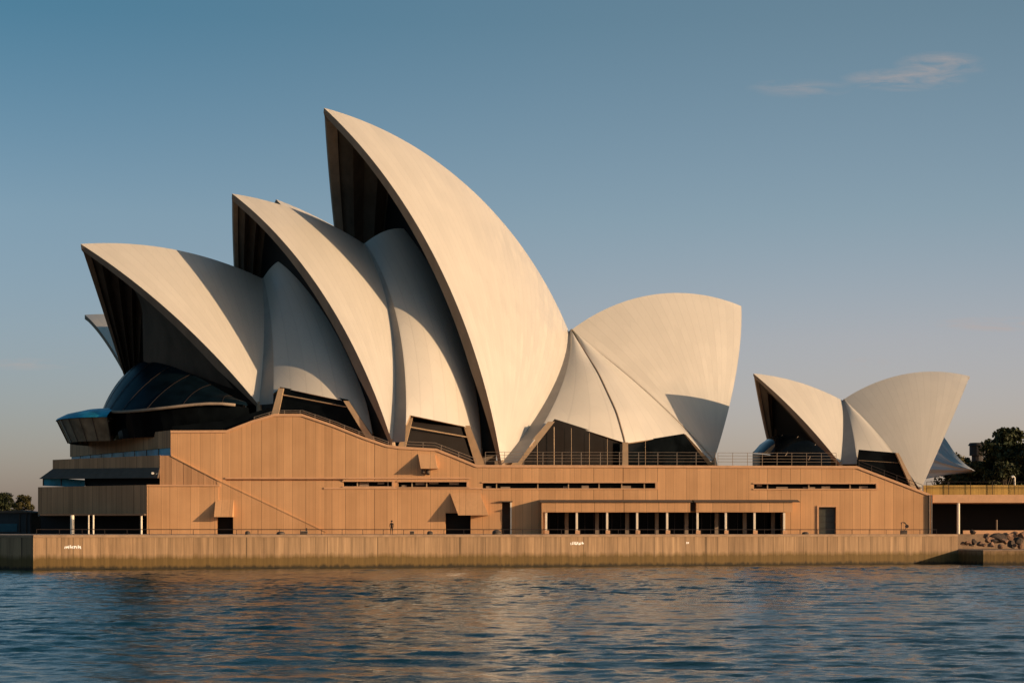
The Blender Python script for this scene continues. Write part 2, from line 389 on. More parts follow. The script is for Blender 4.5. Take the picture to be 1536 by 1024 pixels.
def pedestal(parent, F, z, r=.7):
    b = MB(); b.tube([np.array([F[0] + .2, F[1] + .5, z]), F + np.array([0, .35, .5])], r * 1.25, 8, r * .55); return b.build('pedestal', M['bronze'], parent)
def loft(L, R, nq, bulge, dirn):
    """rows from curve L to curve R with an outward bulge"""
    G = []
    for q in np.linspace(0, 1, nq):
        G.append((1 - q) * L + q * R + bulge * 4 * q * (1 - q) * np.asarray(dirn))
    return np.array(G)
def trim(G, yline):
    """cut each column (foot end first) where it crosses the window-head line y(x), then resample"""
    out = []
    for c in G:
        k = 0; n = len(c)
        for i in range(n):
            px, py = proj(c[i])
            if py < yline(px): k = i; break
        if k > 0:
            p0, p1 = proj(c[k - 1]), proj(c[k]); f0 = p0[1] - yline(p0[0]); f1 = p1[1] - yline(p1[0]); w = f0 / (f0 - f1 + 1e-9)
            st = k - 1 + w
        else: st = 0.0
        idx = np.linspace(st, n - 1, n); lo = np.floor(idx).astype(int).clip(0, n - 2); fr = (idx - lo)[:, None]
        out.append(c[lo] * (1 - fr) + c[lo + 1] * fr)
    return np.array(out)
def polyfn(pts):
    xs = [p[0] for p in pts]; ys = [p[1] for p in pts]; return lambda x: float(np.interp(x, xs, ys))
def shell_panel(name, G, parent, th=.5, ribw=2.0, mirror=None):
    b = MB(); uvs = []; nq, ns = G.shape[:2]; du = np.linalg.norm(G[0, ns // 2] - G[-1, ns // 2]) / ribw; dv = np.linalg.norm(G[nq // 2, 0] - G[nq // 2, -1]) / ribw
    for H in ([G] if mirror is None else [G, mirror.mir(G)]):
        b.grid(list(H)); uvs += [(i / (nq - 1) * du, j / (ns - 1) * dv) for i in range(nq) for j in range(ns)]
    o = b.build(name, M['tile'], parent, True, False, uvs)
    # visible thickness along the lower and side edges
    e = MB(); back = np.array([.12, th, -.12])
    rim = [G[i, 0] for i in range(nq)]; e.grid([rim, [p + back for p in rim]])
    for col in (G[0], G[-1]): e.grid([list(col), [p + back for p in col]])
    e.build('edge', M['bronze'], o, False, False)
    return o

# ------------------------------------------------------------------ the large hall
AX = Axis(32, 48)
AX1 = Axis(32, 56); AX3 = Axis(32, 43)
A1 = Shell(AX1, (121, 366), (392, 417), (388, 607), 10.8, 87.8, (205, 622, 48, 73))
A2 = Shell(AX, (348, 290.5), (545, 365), (588, 663), 5.56, 72.25)
A3 = Shell(AX3, (486, 162), (853, 497), (752, 694), 15.8, 84.2)
A4 = Shell(AX3, (1112, 459), (854, 497), (1071, 690), 48.5, 76.0)
ZD = zy(697)                                       # podium deck level
hall = empty('concert_hall', (0, 48, ZD), 'large hall of four cream tiled sail roofs including the tallest sail of all', 'concert hall')
for sh, n in ((A1, 24), (A2, 24), (A3, 34), (A4, 30)): sh.build(hall, n, deep=.2 if sh is A4 else 1.35)
for sh in (A1, A2, A3, A4):
    pedestal(hall, sh.F, ZD - 1)

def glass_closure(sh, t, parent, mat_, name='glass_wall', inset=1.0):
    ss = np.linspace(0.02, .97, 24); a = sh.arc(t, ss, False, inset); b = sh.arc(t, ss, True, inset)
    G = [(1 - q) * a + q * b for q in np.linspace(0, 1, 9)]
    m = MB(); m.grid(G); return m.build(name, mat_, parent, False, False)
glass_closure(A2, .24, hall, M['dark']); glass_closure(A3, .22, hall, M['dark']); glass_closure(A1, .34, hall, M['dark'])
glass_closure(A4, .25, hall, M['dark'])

SS = np.linspace(0, 1, 60)
def side_between(a, b, apex, bfoot, bfootY, off, yl, parent, bulge=1.2, axis=AX, w_top=.15, push=.7):
    """the lower shell that closes the gap between sail a and the mouth of sail b"""
    w = (1 - SS) * (1 - w_top) + w_top
    La = a.arc(1, SS); L = La + np.outer(w, off)
    ap = axis.at(apex); Rr = slerp(b.c, P(bfoot[0], bfoot[1], bfootY), ap, SS) + np.outer(np.sin(math.pi * SS) * push, (.9, -.3, .35))
    G = loft(L, Rr, 22, bulge, (.15, -.8, .55)); G = trim(G, yl)
    o = shell_panel('side_shell', G, parent, .6, 2.0)
    st = MB(); st.grid([La, .5 * La + .5 * L + np.outer(w, (.0, .35, 0)), L]); st.build('seam_strip', M['strip'], o, True, False)
    return G
yl12 = polyfn([(380, 600), (414, 589), (417.5, 584), (425, 582), (520, 602), (540, 628), (566, 661), (600, 668)])
G12 = side_between(A1, A2, (434, 391), (560, 660), 8.6, (2.6, -2.8, 0), yl12, hall, 1.7)
yl23 = polyfn([(590, 668), (600, 668), (613, 622), (618, 623), (700, 640), (722, 692), (760, 700)])
G23 = side_between(A2, A3, (606, 343), (722, 696), 18.2, (2.1, -1.9, 0), yl23, hall, 1.2, AX3, push=1.1)

def pane_poly(pts, parent, bars=(), frames=(), m='glass'):
    """window as pane with bars; pts = [(px,py,Y)...]"""
    a_, b_ = P(*pts[0]), P(*pts[-1]); n = np.array([-(b_ - a_)[1], (b_ - a_)[0], 0]); vs = []
    for p in pts:
        r = P(p[0], p[1], 0) - CAM; vs.append(CAM + r * (np.dot(a_ - CAM, n) / np.dot(r, n)))
    b = MB(); b.add(vs, [tuple(range(len(pts)))]); o = b.build('window', M[m], parent, False, False)
    if bars:
        f = MB()
        for a, c, w in bars: f.tube([P(a[0], a[1], a[2] - .25), P(c[0], c[1], c[2] - .25)], w, 4)
        f.build('glazing_bar', M['bronze'], o)
    return o
def brace(a, b, wa, wb, parent, m='bronze', dep=.9):
    """tapered leg between two points (px,py,Y); widths in metres"""
    A, B = P(*a), P(*b); x = MB()
    x.add([A + (-wa/2, 0, 0), A + (wa/2, 0, 0), A + (wa/2, dep, 0), A + (-wa/2, dep, 0), B + (-wb/2, 0, 0), B + (wb/2, 0, 0), B + (wb/2, dep, 0), B + (-wb/2, dep, 0)],
          [(0,3,2,1),(4,5,6,7),(0,1,5,4),(1,2,6,5),(2,3,7,6),(3,0,4,7)])
    return x.build('brace', M[m], parent)
pane_poly([(405, 640, 9.2), (420, 580, 9.2), (522, 599, 8.8), (572, 672, 8.6)], hall, [((424, 592, 9.0), (520, 610, 8.6), .09)])
brace((421.5, 582, 8.0), (410, 630, 8.2), .8, 1.1, hall); brace((519, 601, 7.4), (562, 668, 7.4), .8, 1.2, hall)
pane_poly([(596, 700, 9.0), (614, 621, 8.8), (702, 637, 16.3), (728, 706, 18.3)], hall, [((615, 640, 8.8), (700, 655, 15.6), .09)])
brace((616, 623, 7.6), (601, 676, 7.4), .8, 1.2, hall); brace((700, 638, 15.4), (723, 705, 17), 1.0, 1.6, hall)

pl_ = MB(); pl_.box(xx(714, 20), xx(744, 20), 20, 24, ZD - .2, zy(672, 20)); pl_.build('plinth', M['rim'], hall)
pl_ = MB(); pl_.box(xx(742, 17.5), xx(784, 17.5), 17.5, 19.5, ZD - .2, zy(690, 17.5)); pl_.build('plinth', M['rim'], hall)
# between the tall sail and the sail that opens the other way
w34 = (1 - SS) * .9 + .10
La3 = A3.arc(1, SS); L3 = La3 + np.outer(w34, (2.6, -1.6, 0)); R4 = A4.arc(1, SS)
top = AX3.at((857, 500)) + np.array([.2, -.6, 0]); mid_foot = P(939, 700, 31.0)
ctrl = np.array([P(939, 700, 26), P(938, 664, 26.5), P(925, 618, 29), (P(898, 560, 36)), P(874, 522, 44), top])
tt = np.array([0, .14, .34, .62, .84, 1]); Rb = np.stack([np.interp(SS, tt, ctrl[:, k]) for k in range(3)], 1)
for _ in range(6): Rb[1:-1] = .25 * Rb[:-2] + .5 * Rb[1:-1] + .25 * Rb[2:]
yl34a = polyfn([(740, 716), (775, 690), (831, 629), (835, 631), (938, 664), (945, 666)])
yl34b = polyfn([(930, 664), (943, 664), (1027, 651), (1062, 690), (1080, 705)])
GA = trim(loft(L3, Rb, 20, .6, (.1, -.9, .4)), yl34a); GB = trim(loft(Rb, R4, 20, 1.2, (.1, -.9, .4)), yl34b)
oA = shell_panel('side_shell', GA, hall, .6); oB = shell_panel('side_shell', GB, hall, .6)
st = MB(); st.grid([La3, L3]); st.build('seam_strip', M['strip'], oA, True, False)
rb = MB(); rb.tube([p + np.array([0, -.1, 0]) for p in GA[-1]], .16, 6); rb.build('rib', M['rim'], oB, True)
eb = MB(); eb.tube([p + np.array([0, -.1, .05]) for p in GB[-1]], .16, 6); eb.build('rib', M['strip'], oB, True)
pane_poly([(764, 712, 16.8), (832, 628, 19.7), (939, 662, 27.5), (939, 712, 27.5)], hall, [((831, 640, 19.7), (831, 706, 19.7), .07)] + [((q, z, y), (q, 706, y), .035) for q, z, y in ((806, 664, 18.8), (857, 642, 21.4), (884, 649, 23.4), (911, 658, 25.4))])
pane_poly([(939, 712, 27.5), (939, 664, 27.5), (1026, 650, 42), (1074, 706, 48)], hall, [((q, z, y), (q, 706, y), .035) for q, z, y in ((968, 661, 31.8), (997, 658, 36.5), (1026, 655, 41.2))])
brace((827, 632, 20.0), (767, 705, 16.6), 1.1, 1.6, hall); brace((938, 663, 25.4), (938, 712, 25.4), .9, 1.0, hall); brace((1024, 651, 40.5), (1066, 700, 46.5), 1.0, 1.7, hall)

# mouth of the first sail: concrete infill, sloping glass roof, glazed lounge
near = A1.arc(.10, np.linspace(.12, .93, 20), False, 2.3)[::-1]        # top to bottom along the near half
cen = np.array([P(213 + 2 * q, 450 + 92 * q, 24 - 4 * q) for q in np.linspace(0, 1, 20)])
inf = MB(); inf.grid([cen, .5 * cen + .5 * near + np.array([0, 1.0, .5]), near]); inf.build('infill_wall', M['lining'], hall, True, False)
def spl(pts, n):
    p = np.array(pts, float); d = np.concatenate([[0], np.cumsum(np.linalg.norm(np.diff(p, axis=0), axis=1))]); s = np.linspace(0, d[-1], n)
    c = np.stack([np.interp(s, d, p[:, k]) for k in range(3)], 1)
    for _ in range(7): c[1:-1] = .25 * c[:-2] + .5 * c[1:-1] + .25 * c[2:]
    return c
topc = spl([P(372, 606, 5.5), P(345, 594, 7), P(300, 566, 12), P(250, 545, 17), P(215, 539, 21), P(200, 548, 27), P(186, 566, 33)], 24)
botc = spl([P(372, 608, 4.5), P(345, 597, 3), P(240, 611, 2), P(190, 616, 5), P(163, 616, 11), P(154, 613, 20), P(156, 612, 30)], 24)
mid = .5 * topc + .5 * botc + np.array([-.25, -.2, .42])
cn = MB(); cn.grid([(1 - q) * topc + q * botc + np.array([-.25, -.2, .42]) * 4 * q * (1 - q) for q in np.linspace(0, 1, 9)]); roofg = cn.build('glass_roof', M['canopy'], hall, True, False)
fb = MB()
for i in range(2, 23, 3): fb.tube([(1 - q) * topc[i] + q * botc[i] + np.array([-.25, -.2, .42]) * 4 * q * (1 - q) + (-.03, -.06, .03) for q in np.linspace(0, 1, 9)], .04, 4)
fb.build('glazing_bar', M['rail'], roofg)
eb = MB(); eb.tube([p + np.array([0, -.1, -.2]) for p in botc[1:20]], .24, 6); eb.build('edge_beam', M['rim'], roofg, True)
# lounge: dark glass drum under the roof, then a bow window on the left
dg = MB(); low = np.array([[p[0] * .995 + .4, p[1] + 1.5, zy(655, 5)] for p in botc]); dg.grid([botc + np.array([0, .6, -.3]), low]); dg.build('glass_wall', M['glass'], hall, False, False)
bow = MB(); EX, EY = xx(196, 22), 22.0; ex, ey = xx(196, 22) - xx(88, 22), 14.0
def ell(k, z, n=28): return [np.array([EX - k * ex * math.cos(a), EY - k * ey * math.sin(a), z]) for a in np.linspace(-.9, 1.5, n)]
zr = zy(633, 22)
bow.grid([ell(1.0, zr), ell(.985, zr + .25), ell(.86, zr + 1.0), ell(.6, zr + 1.75), ell(.3, zr + 2.1), ell(.02, zr + 2.2)]); broof = bow.build('lounge_roof', M['blue'], hall, True, False)
so = MB(); so.grid([ell(1.0, zr - .02), ell(.5, zr - .1)]); so.build('soffit', M['roofdark'], broof, False, False)
bg_ = MB(); bg_.grid([ell(.975, zr - .05), ell(.83, zy(666, 22))]); bwin = bg_.build('bow_window', M['bowglass'], hall, True, False)
bb = MB(); a_, c_ = ell(.985, zr - .05, 12), ell(.84, zy(666, 22), 12)
for i in range(12): bb.tube([a_[i], c_[i]], .07, 4)
bb.build('glazing_bar', M['rail'], bwin)

# ------------------------------------------------------------------ small hall on the right
RY = 22.0; C1Y, C1R, C2Y, C2R = 38.06, 80.75, 36.69, 48.5
AC = Axis(26, RY)
C1 = Shell(AC, (1130, 560), (1263, 600), (1261, 696), C1Y, C1R)
C2 = Shell(AC, (1454.5, 564), (1265, 599), (1381, 735), C2Y, C2R)
rest = empty('restaurant_hall', (57, 20, ZD), 'small hall with two cream sail roofs opening opposite ways, right of the large hall', 'restaurant')
C1.build(rest, 14, 30, .55, .9, 8, 1.8); C2.build(rest, 18, 30, .55, .7, 9, 1.8, .2)
glass_closure(C1, .18, rest, M['dark']); glass_closure(C2, .2, rest, M['dark'])
for f in (C1.F, C2.F): pedestal(rest, f, f[2] - 3, .5)
La = C1.arc(1, SS); wC = (1 - SS) * .85 + .15; LC = La + np.outer(wC, (2.5, -1.7, 0))
RC = C2.arc(1, SS)
ylc = polyfn([(1260, 700), (1284, 697), (1287, 676), (1348, 681), (1376, 733), (1390, 745)])
GC = trim(loft(LC, RC, 18, .35, (0, -.9, .4)), ylc); oC = shell_panel('side_shell', GC, rest, .5, 1.8)
st = MB(); st.grid([La, LC]); st.build('seam_strip', M['strip'], oC, True, False)
pane_poly([(1283, 712, RY + 14.0), (1288, 674, RY + 14), (1346, 679, RY + 14.2), (1376, 745, RY + 14.2)], rest, [((1288, 690, RY + 13.8), (1352, 694, RY + 13.9), .03)])
brace((1346, 679, RY + 13.2), (1374, 738, RY + 12.8), .5, .9, rest)
# dark glazed mouth of the small sail
tc_ = spl([P(1246, 686, RY + 14.5), P(1225, 662, RY + 15.5), P(1190, 650, RY + 17), P(1165, 652, RY + 20), P(1150, 659, RY + 26)], 16)
bc_ = spl([P(1246, 700, RY + 12.5), P(1220, 690, RY + 11), P(1180, 684, RY + 10.5), P(1145, 680, RY + 13), P(1129, 679, RY + 22)], 16)
bl_ = bc_ + np.array([0, .3, -3.2])
cg = MB(); cg.grid([tc_, .5 * tc_ + .5 * bc_ + np.array([0, 0, .3]), bc_]); og = cg.build('glass_roof', M['glass'], rest, True, False)
fb = MB()
for i in range(3, 16, 3): fb.tube([tc_[i], bc_[i] + (0, -.05, .05)], .05, 4)
fb.build('glazing_bar', M['rim'], og)
cg = MB(); cg.grid([bc_ + np.array([0, .2, -.1]), bl_]); cg.build('glass_wall', M['glass'], rest, False, False)
# folded low shell seen behind the right sail
ra = spl([P(1402, 640, RY + 66), P(1419, 656, RY + 60), P(1430, 678, RY + 54), P(1446, 695, RY + 44), P(1463, 706, RY + 32)], 18)
lo = spl([P(1385, 718, RY + 64), P(1400, 715, RY + 58), P(1420, 711, RY + 51), P(1445, 708, RY + 41), P(1463, 706.5, RY + 32)], 18)
fs_ = MB(); rows = []
for k in range(13):
    q = k / 12; rows.append((1 - q) * ra + q * lo + np.array([-(.25 if k % 3 == 1 else 0) - 1.0 * math.sin(math.pi * q), 0, .4 * math.sin(math.pi * q)]))
fs_.grid(rows); uvs = [(k / 2.0, i / 2.0) for k in range(13) for i in range(18)]
bk = fs_.build('back_shell', M['tile'], rest, False, False, uvs); e_ = MB(); e_.grid([list(lo), [p + np.array([-.5, 1.5, -.2]) for p in lo]]); e_.build('rim', M['rim'], bk, False, False)

# ------------------------------------------------------------------ theatre hall behind
AD = Axis(-14, 88); AE = Axis(32, 95)
th = empty('theatre_hall', (-50, 90, ZD), 'far hall whose sail tips just show behind the large hall on its left', 'theatre')
D1 = Shell(AD, (127, 472), (330, 505), (250, 692), 72, 80); D1.build(th, 16, 24)
D2 = Shell(AE, (414, 299), (585, 395), (560, 660), 35.3, 100); D2.build(th, 16, 24)

# ------------------------------------------------------------------ podium
pod = empty('podium', (0, 20, ZP), 'long pink granite base of the halls with stepped left end, slit windows and porch', 'building')
def cut(o, boxes):
    """carve recesses out of a wall with boolean cutters, then bake"""
    cs = MB()
    for b in boxes: cs.box(*b)
    c = cs.build('cutter', M['dark']); c.location = (0, 0, 0)
    c.data.transform(__import__('mathutils').Matrix.Translation(-Vector(pod.location)))
    c.location = pod.location
    md = o.modifiers.new('cut', 'BOOLEAN'); md.operation = 'DIFFERENCE'; md.object = c; md.solver = 'EXACT'
    bpy.context.view_layer.update(); dg = bpy.context.evaluated_depsgraph_get()
    me = bpy.data.meshes.new_from_object(o.evaluated_get(dg)); o.modifiers.clear(); old = o.data; o.data = me; me.name = o.name
    bpy.data.objects.remove(c); bpy.data.meshes.remove(old)
    while len(me.materials) > 1: me.materials.pop()
def X(px, Y=0): return xx(px, Y)
def Z(py, Y=0): return zy(py, Y)
top_line = [(256, 646), (340, 645.5), (378, 631), (412, 621), (453, 621), (500, 637), (545, 655), (580, 667), (600, 670), (655, 673), (685, 685), (715, 697.5), (1285, 699), (1340, 720), (1395, 741)]
outl = [(X(256), 0, ZP - .3)] + [(X(a), 0, Z(b)) for a, b in top_line] + [(X(1398), 0, Z(741)), (X(1398), 0, ZP - .3)]
wallm = MB(); wallm.prism(outl, (0, 26, 0)); wall = wallm.build('wall', M['granite'], pod)
SLITS = [(515, 588, 722, 729), (597, 700, 722.5, 730), (724, 983, 724, 732), (1131, 1314, 725.5, 732.5)]
cuts = [(X(a), X(b), -1, 1.6, Z(d), Z(c)) for a, b, c, d in SLITS]
cuts.append((X(338), X(515), -1, .35, Z(721), Z(718)))                        # shadow groove
cuts.append((X(818), X(1177), -1, 5.0, ZP, Z(768)))                            # porch recess
cuts.append((X(753), X(765), -1, 2.0, ZP, Z(752)))                             # narrow slot
cuts.append((X(668), X(706), -1, 3.0, ZP, Z(769)))                             # hooded opening
cuts.append((X(1228), X(1254), -1, .9, ZP, Z(760)))                            # door
cuts.append((X(324), X(350), -1, 2.4, ZP, Z(775)))                             # left doorway
cut(wall, cuts)
tr = MB()                                                                      # coping along the parapet
for (a, b), (c, d) in zip(top_line[:-1], top_line[1:]):
    p, q = np.array([X(a), 0, Z(b)]), np.array([X(c), 0, Z(d)])
    tr.prism([p + (0, -.14, -.32), q + (0, -.14, -.32), q + (0, -.14, .06), p + (0, -.14, .06)], (0, .7, 0))
tr.build('coping', M['granite_plain'], pod)
dk = MB(); dk.plan([(X(256) + .3, 26), (X(1284), 26), (X(1284), 130), (-70, 130), (-76, 60)], ZP - .3, ZD - .15); dk.plan([(X(1284) + .003, 26), (X(1398) - .3, 26), (X(1398) - .3, 130), (X(1284) + .003, 130)], ZP - .3, Z(741) - .1); dk.build('deck', M['granite_plain'], pod)
# ledges
lg = MB(); lg.box(X(338), X(706), -.16, -.002, Z(718), Z(715.6)); lg.box(X(486), X(722), -.12, -.002, Z(733.2), Z(730.8)); lg.build('ledge', M['granite_plain'], pod)
# diagonal stair parapet on the lower wall
pr = MB(); pr.prism([(X(326), -.18, ZP), (X(326), -.18, Z(722)), (X(330), -.18, Z(722)), (X(488), -.18, Z(797)), (X(488), -.18, ZP)], (0, .17, 0)); spar = pr.build('stair_parapet', M['granite'], pod)
cut(spar, [(X(324) - .01, X(350), -1, 1, ZP - .1, Z(775))])
dc = MB()
for (a, b), (c, d) in (((257, 683), (331, 721.5)), ((331, 721.5), (489, 797))):
    p, q = np.array([X(a), 0, Z(b)]), np.array([X(c), 0, Z(d)]); dc.prism([p + (0, -.24, -.1), q + (0, -.24, -.1), q + (0, -.24, .08), p + (0, -.24, .08)], (0, .235, 0))
dc.build('diagonal_coping', M['granite'], pod)
# windows in the slits
for a, b, c, d in SLITS:
    w = MB(); w.box(X(a) + .01, X(b) - .01, .75, .85, Z(d) + .01, Z(c) - .01); wo = w.build('strip_window', M['glass'], pod)
    f = MB(); x = X(a) + 2.0
    while x < X(b) - .6:
        f.box(x, x + .16, .3, .74, Z(d) + .01, Z(c) - .01); x += random.choice((2.2, 3.4, 4.6, 6.2))
    f.build('mullion', M['bronze'], wo)
    f = MB(); x = X(a) + .5
    while x < X(b) - 2.2:
        w_ = random.uniform(.7, 1.9); hh = (Z(c) - Z(d)) * random.uniform(.25, .75)
        if random.random() < .7: f.box(x, x + w_, .70, .735, Z(d) + .02, Z(d) + .02 + hh) if random.random() < .5 else f.box(x, x + w_, .70, .735, Z(c) - .02 - hh, Z(c) - .02)
        x += w_ + random.uniform(.5, 2.5)
    if f.v: f.build('blind', M['rim'], wo)
    s = MB(); s.box(X(a) - .15, X(b) + .35, -.12, -.003, Z(d) - .16, Z(d) - .003); s.box(X(a) - .15, X(b) + .35, -.14, -.003, Z(c) + .003, Z(c) + .16); s.box(X(b) + .003, X(b) + .35, -.12, -.003, Z(d) - .001, Z(c) + .001); s.build('sill', M['granite_plain'], wo)
# hoods
def hood(x0, x1, ytop, ybot, d, lip=0, skew=0):
    h = MB(); t, b = Z(ytop), Z(ybot); A, B = X(x0), X(x1)
    v = [(A, 0, t), (B - skew, 0, t), (A + skew, -d, b), (B, -d, b), (A + skew, 0, b), (B, 0, b)]
    if lip: v[2] = (A + skew, -d, b); 
    h.add(v, [(0, 1, 3, 2), (0, 2, 4), (1, 5, 3), (2, 3, 5, 4), (0, 4, 5, 1)]); return h.build('hood', M['granite'], pod)
hood(627, 657, 680, 703, 1.7, 0, .5); hood(675, 733, 739, 772.5, 1.9, 0, 1.3); hood(323.6, 351, 746, 775, 1.7, 0, 0)
vb = MB(); vb.tube([(X(635), -.5, Z(710)), (X(635), -.1, Z(704))], .25, 8); vb.tube([(X(642), -.5, Z(711)), (X(642), -.1, Z(704))], .3, 8); vb.build('vent', M['roofdark'], pod)
hd = MB(); hd.box(X(668), X(706), 2.6, 2.7, ZP, Z(769)); hd.build('door', M['dark'], pod)
hd = MB(); hd.box(X(324), X(350), 2.0, 2.1, ZP, Z(775)); hd.build('door', M['dark'], pod)
hd = MB(); hd.box(X(1228) + .02, X(1254) - .02, .6, .66, ZP, Z(760) - .02); dd = hd.build('door', M['door'], pod)
f = MB(); f.box(X(1225.5), X(1228), -.16, -.003, ZP, Z(758)); f.box(X(1228), X(1254.5), -.16, -.003, Z(760), Z(758)); f.build('frame', M['granite_plain'], dd)
f = MB()
for k in range(1, 4): f.box(X(1228) + .1, X(1254) - .1, .55, .6, ZP + k * .9, ZP + k * .9 + .05)
f.build('louvre', M['rail'], dd)
bs = MB(); bs.box(X(753), X(765), 1.6, 1.7, ZP, Z(752)); bs.box(X(748), X(769), -.5, -.003, Z(752.6), Z(751.2)); bs.build('slot', M['roofdark'], pod)
ps = MB(); ps.box(X(765.3), X(767.6), -.35, -.01, ZP, Z(753)); ps.build('post', M['white'], pod)
# porch: canopy in two lengths, dark glazing, columns
for a, b in ((812, 1033), (1042, 1185)):
    p = MB(); p.prism([(X(a), -2.5, Z(768)), (X(a), -2.5, Z(753.5)), (X(a), -.002, Z(751)), (X(a), -.002, Z(766.5))], (X(b) - X(a), 0, 0)); c = p.build('canopy', M['granite'], pod)
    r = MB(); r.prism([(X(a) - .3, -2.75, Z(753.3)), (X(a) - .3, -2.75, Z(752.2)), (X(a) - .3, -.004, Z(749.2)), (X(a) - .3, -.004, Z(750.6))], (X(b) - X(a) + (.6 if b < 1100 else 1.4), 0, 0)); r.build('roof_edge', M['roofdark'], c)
p = MB(); p.box(X(1033) + .01, X(1042) - .01, -.6, -.01, Z(766), Z(753)); p.build('dark_gap_block', M['roofdark'], pod)  # dark block added to stand in for the shaded recess between the canopies
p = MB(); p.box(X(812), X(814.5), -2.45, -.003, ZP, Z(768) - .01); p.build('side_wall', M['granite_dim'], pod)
p = MB(); p.box(X(818), X(1177), 4.6, 4.7, ZP, Z(768)); pw = p.build('glass_wall', M['glass'], pod)
f = MB()
for k in range(26): xq = X(824) + k * 1.37; f.box(xq, xq + .07, 4.5, 4.6, ZP, Z(768))
f.build('mullion', M['rail'], pw)
colx = (819, 865, 910.5, 955.5, 1000.5, 1046, 1088.5, 1131.5, 1176)
for i, cx_ in enumerate(colx):
    c = MB(); yq = -2.1; c.box(X(cx_, yq) - .16, X(cx_, yq) + .16, yq - .16, yq + .16, ZP, Z(768) + .02); co = c.build('column', M['white'], pod, bevel=.03)
    b = MB(); b.box(X(cx_, yq) - .2, X(cx_, yq) + .45, yq - .3, yq - .17, ZP, ZP + .55); b.build('base', M['granite_plain'], co)
    i_ = MB(); i_.box(X(cx_ + 31) - .2, X(cx_ + 31) + .35, 2.6, 3.1, ZP, Z(768))
    if cx_ < 1170: i_.build('inner_pier', M['rim'], pod)
# drain pipes at the right end
pp = MB()
for q, r in ((1393.5, .10), (1396.5, .13)): pp.tube([(X(q), -.25, ZP), (X(q), -.25, Z(742))], r, 8)
pp.build('drain_pipe', M['rail'], pod)

# stepped left end: three tiers
def tier(name, xr, yf, xl, yl, zt, zb, back, m, parent=pod):
    t = MB(); t.plan([(xr, yf), (xx(xl, yl), yl), (xx(xl, yl), back), (xr, back)], zb, zt); return t.build(name, m, parent)
# lowest: lit front panel plus overhanging dark end
t1 = MB(); t1.box(X(218, -1.5), X(326, -1.5) , -.3, -.003, ZP - .3, Z(727.5)); t1.box(X(218, -1.5), X(262), -.002, 14, ZP - .3, Z(727.5) - .002); lit1 = t1.build('wall', M['granite'], pod)
cut(lit1, [(X(323.5, -1.5), X(327, -1.5), -3, .1, ZP - .5, Z(775))])
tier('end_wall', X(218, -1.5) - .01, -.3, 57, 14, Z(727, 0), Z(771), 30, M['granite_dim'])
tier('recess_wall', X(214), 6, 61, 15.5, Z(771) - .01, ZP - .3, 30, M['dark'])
c1 = MB(); c1.box(X(218, -1.5), X(328, -1.5), -.46, -.2, Z(729), Z(726.6)); c1.build('coping', M['granite_plain'], pod)
# thin canopy and columns on the promenade in front of it
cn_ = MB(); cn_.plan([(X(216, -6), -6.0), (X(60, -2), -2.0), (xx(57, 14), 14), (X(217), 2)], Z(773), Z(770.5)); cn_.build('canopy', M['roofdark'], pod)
for q, r in ((105, .28), (133, .10), (140, .13), (212, .16)):
    c = MB(); c.tube([(X(q, -5), -5.0 if q > 110 else -3.6, ZP), (X(q, -5), -5.0 if q > 110 else -3.6, Z(772.5))], r, 10); c.build('column', M['white'], pod)
# second tier
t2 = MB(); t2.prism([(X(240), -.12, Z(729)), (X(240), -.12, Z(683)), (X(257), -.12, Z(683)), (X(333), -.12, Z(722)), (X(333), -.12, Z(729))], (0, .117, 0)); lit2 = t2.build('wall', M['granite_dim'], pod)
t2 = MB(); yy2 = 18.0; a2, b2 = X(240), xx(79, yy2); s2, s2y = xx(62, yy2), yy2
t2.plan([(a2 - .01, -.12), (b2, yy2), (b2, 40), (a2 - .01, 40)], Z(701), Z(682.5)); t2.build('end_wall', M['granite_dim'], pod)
# flared lower apron of the second tier
ap = MB(); ap.add([(a2 - .02, -.14, Z(701)), (b2 - .0, yy2 - .02, zy(701, 12)), (s2, s2y - 1.5, zy(717, 14)), (a2 - .02, -2.0, Z(717)), (a2 - .02, .5, Z(701)), (b2, yy2 + 1.2, zy(701, 12)), (s2 + .6, s2y, zy(717, 14)), (a2 - .02, -.6, Z(717))],
   [(0, 1, 2, 3), (4, 7, 6, 5), (0, 3, 7, 4), (1, 5, 6, 2), (3, 2, 6, 7), (0, 4, 5, 1)]); ap.build('apron', M['roofdark'], pod)
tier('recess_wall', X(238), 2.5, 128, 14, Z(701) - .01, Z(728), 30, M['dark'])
gl = MB(); gl.add([(xx(128, 14), 13.6, Z(727.5)), (xx(65, 17), 17, zy(728, 17)), (xx(65, 17), 17, zy(715, 17)), (xx(128, 14), 13.6, Z(716))], [(0, 1, 2, 3)]); g2 = gl.build('glass_balustrade', M['blue'], pod, False, False)
f = MB()
for q, y_ in ((65, 17), (92, 15.6), (128, 13.5)): f.tube([(xx(q, y_), y_ - .1, zy(728, y_)), (xx(q, y_), y_ - .1, zy(715, y_))], .09, 4)
f.build('post', M['rail'], g2)
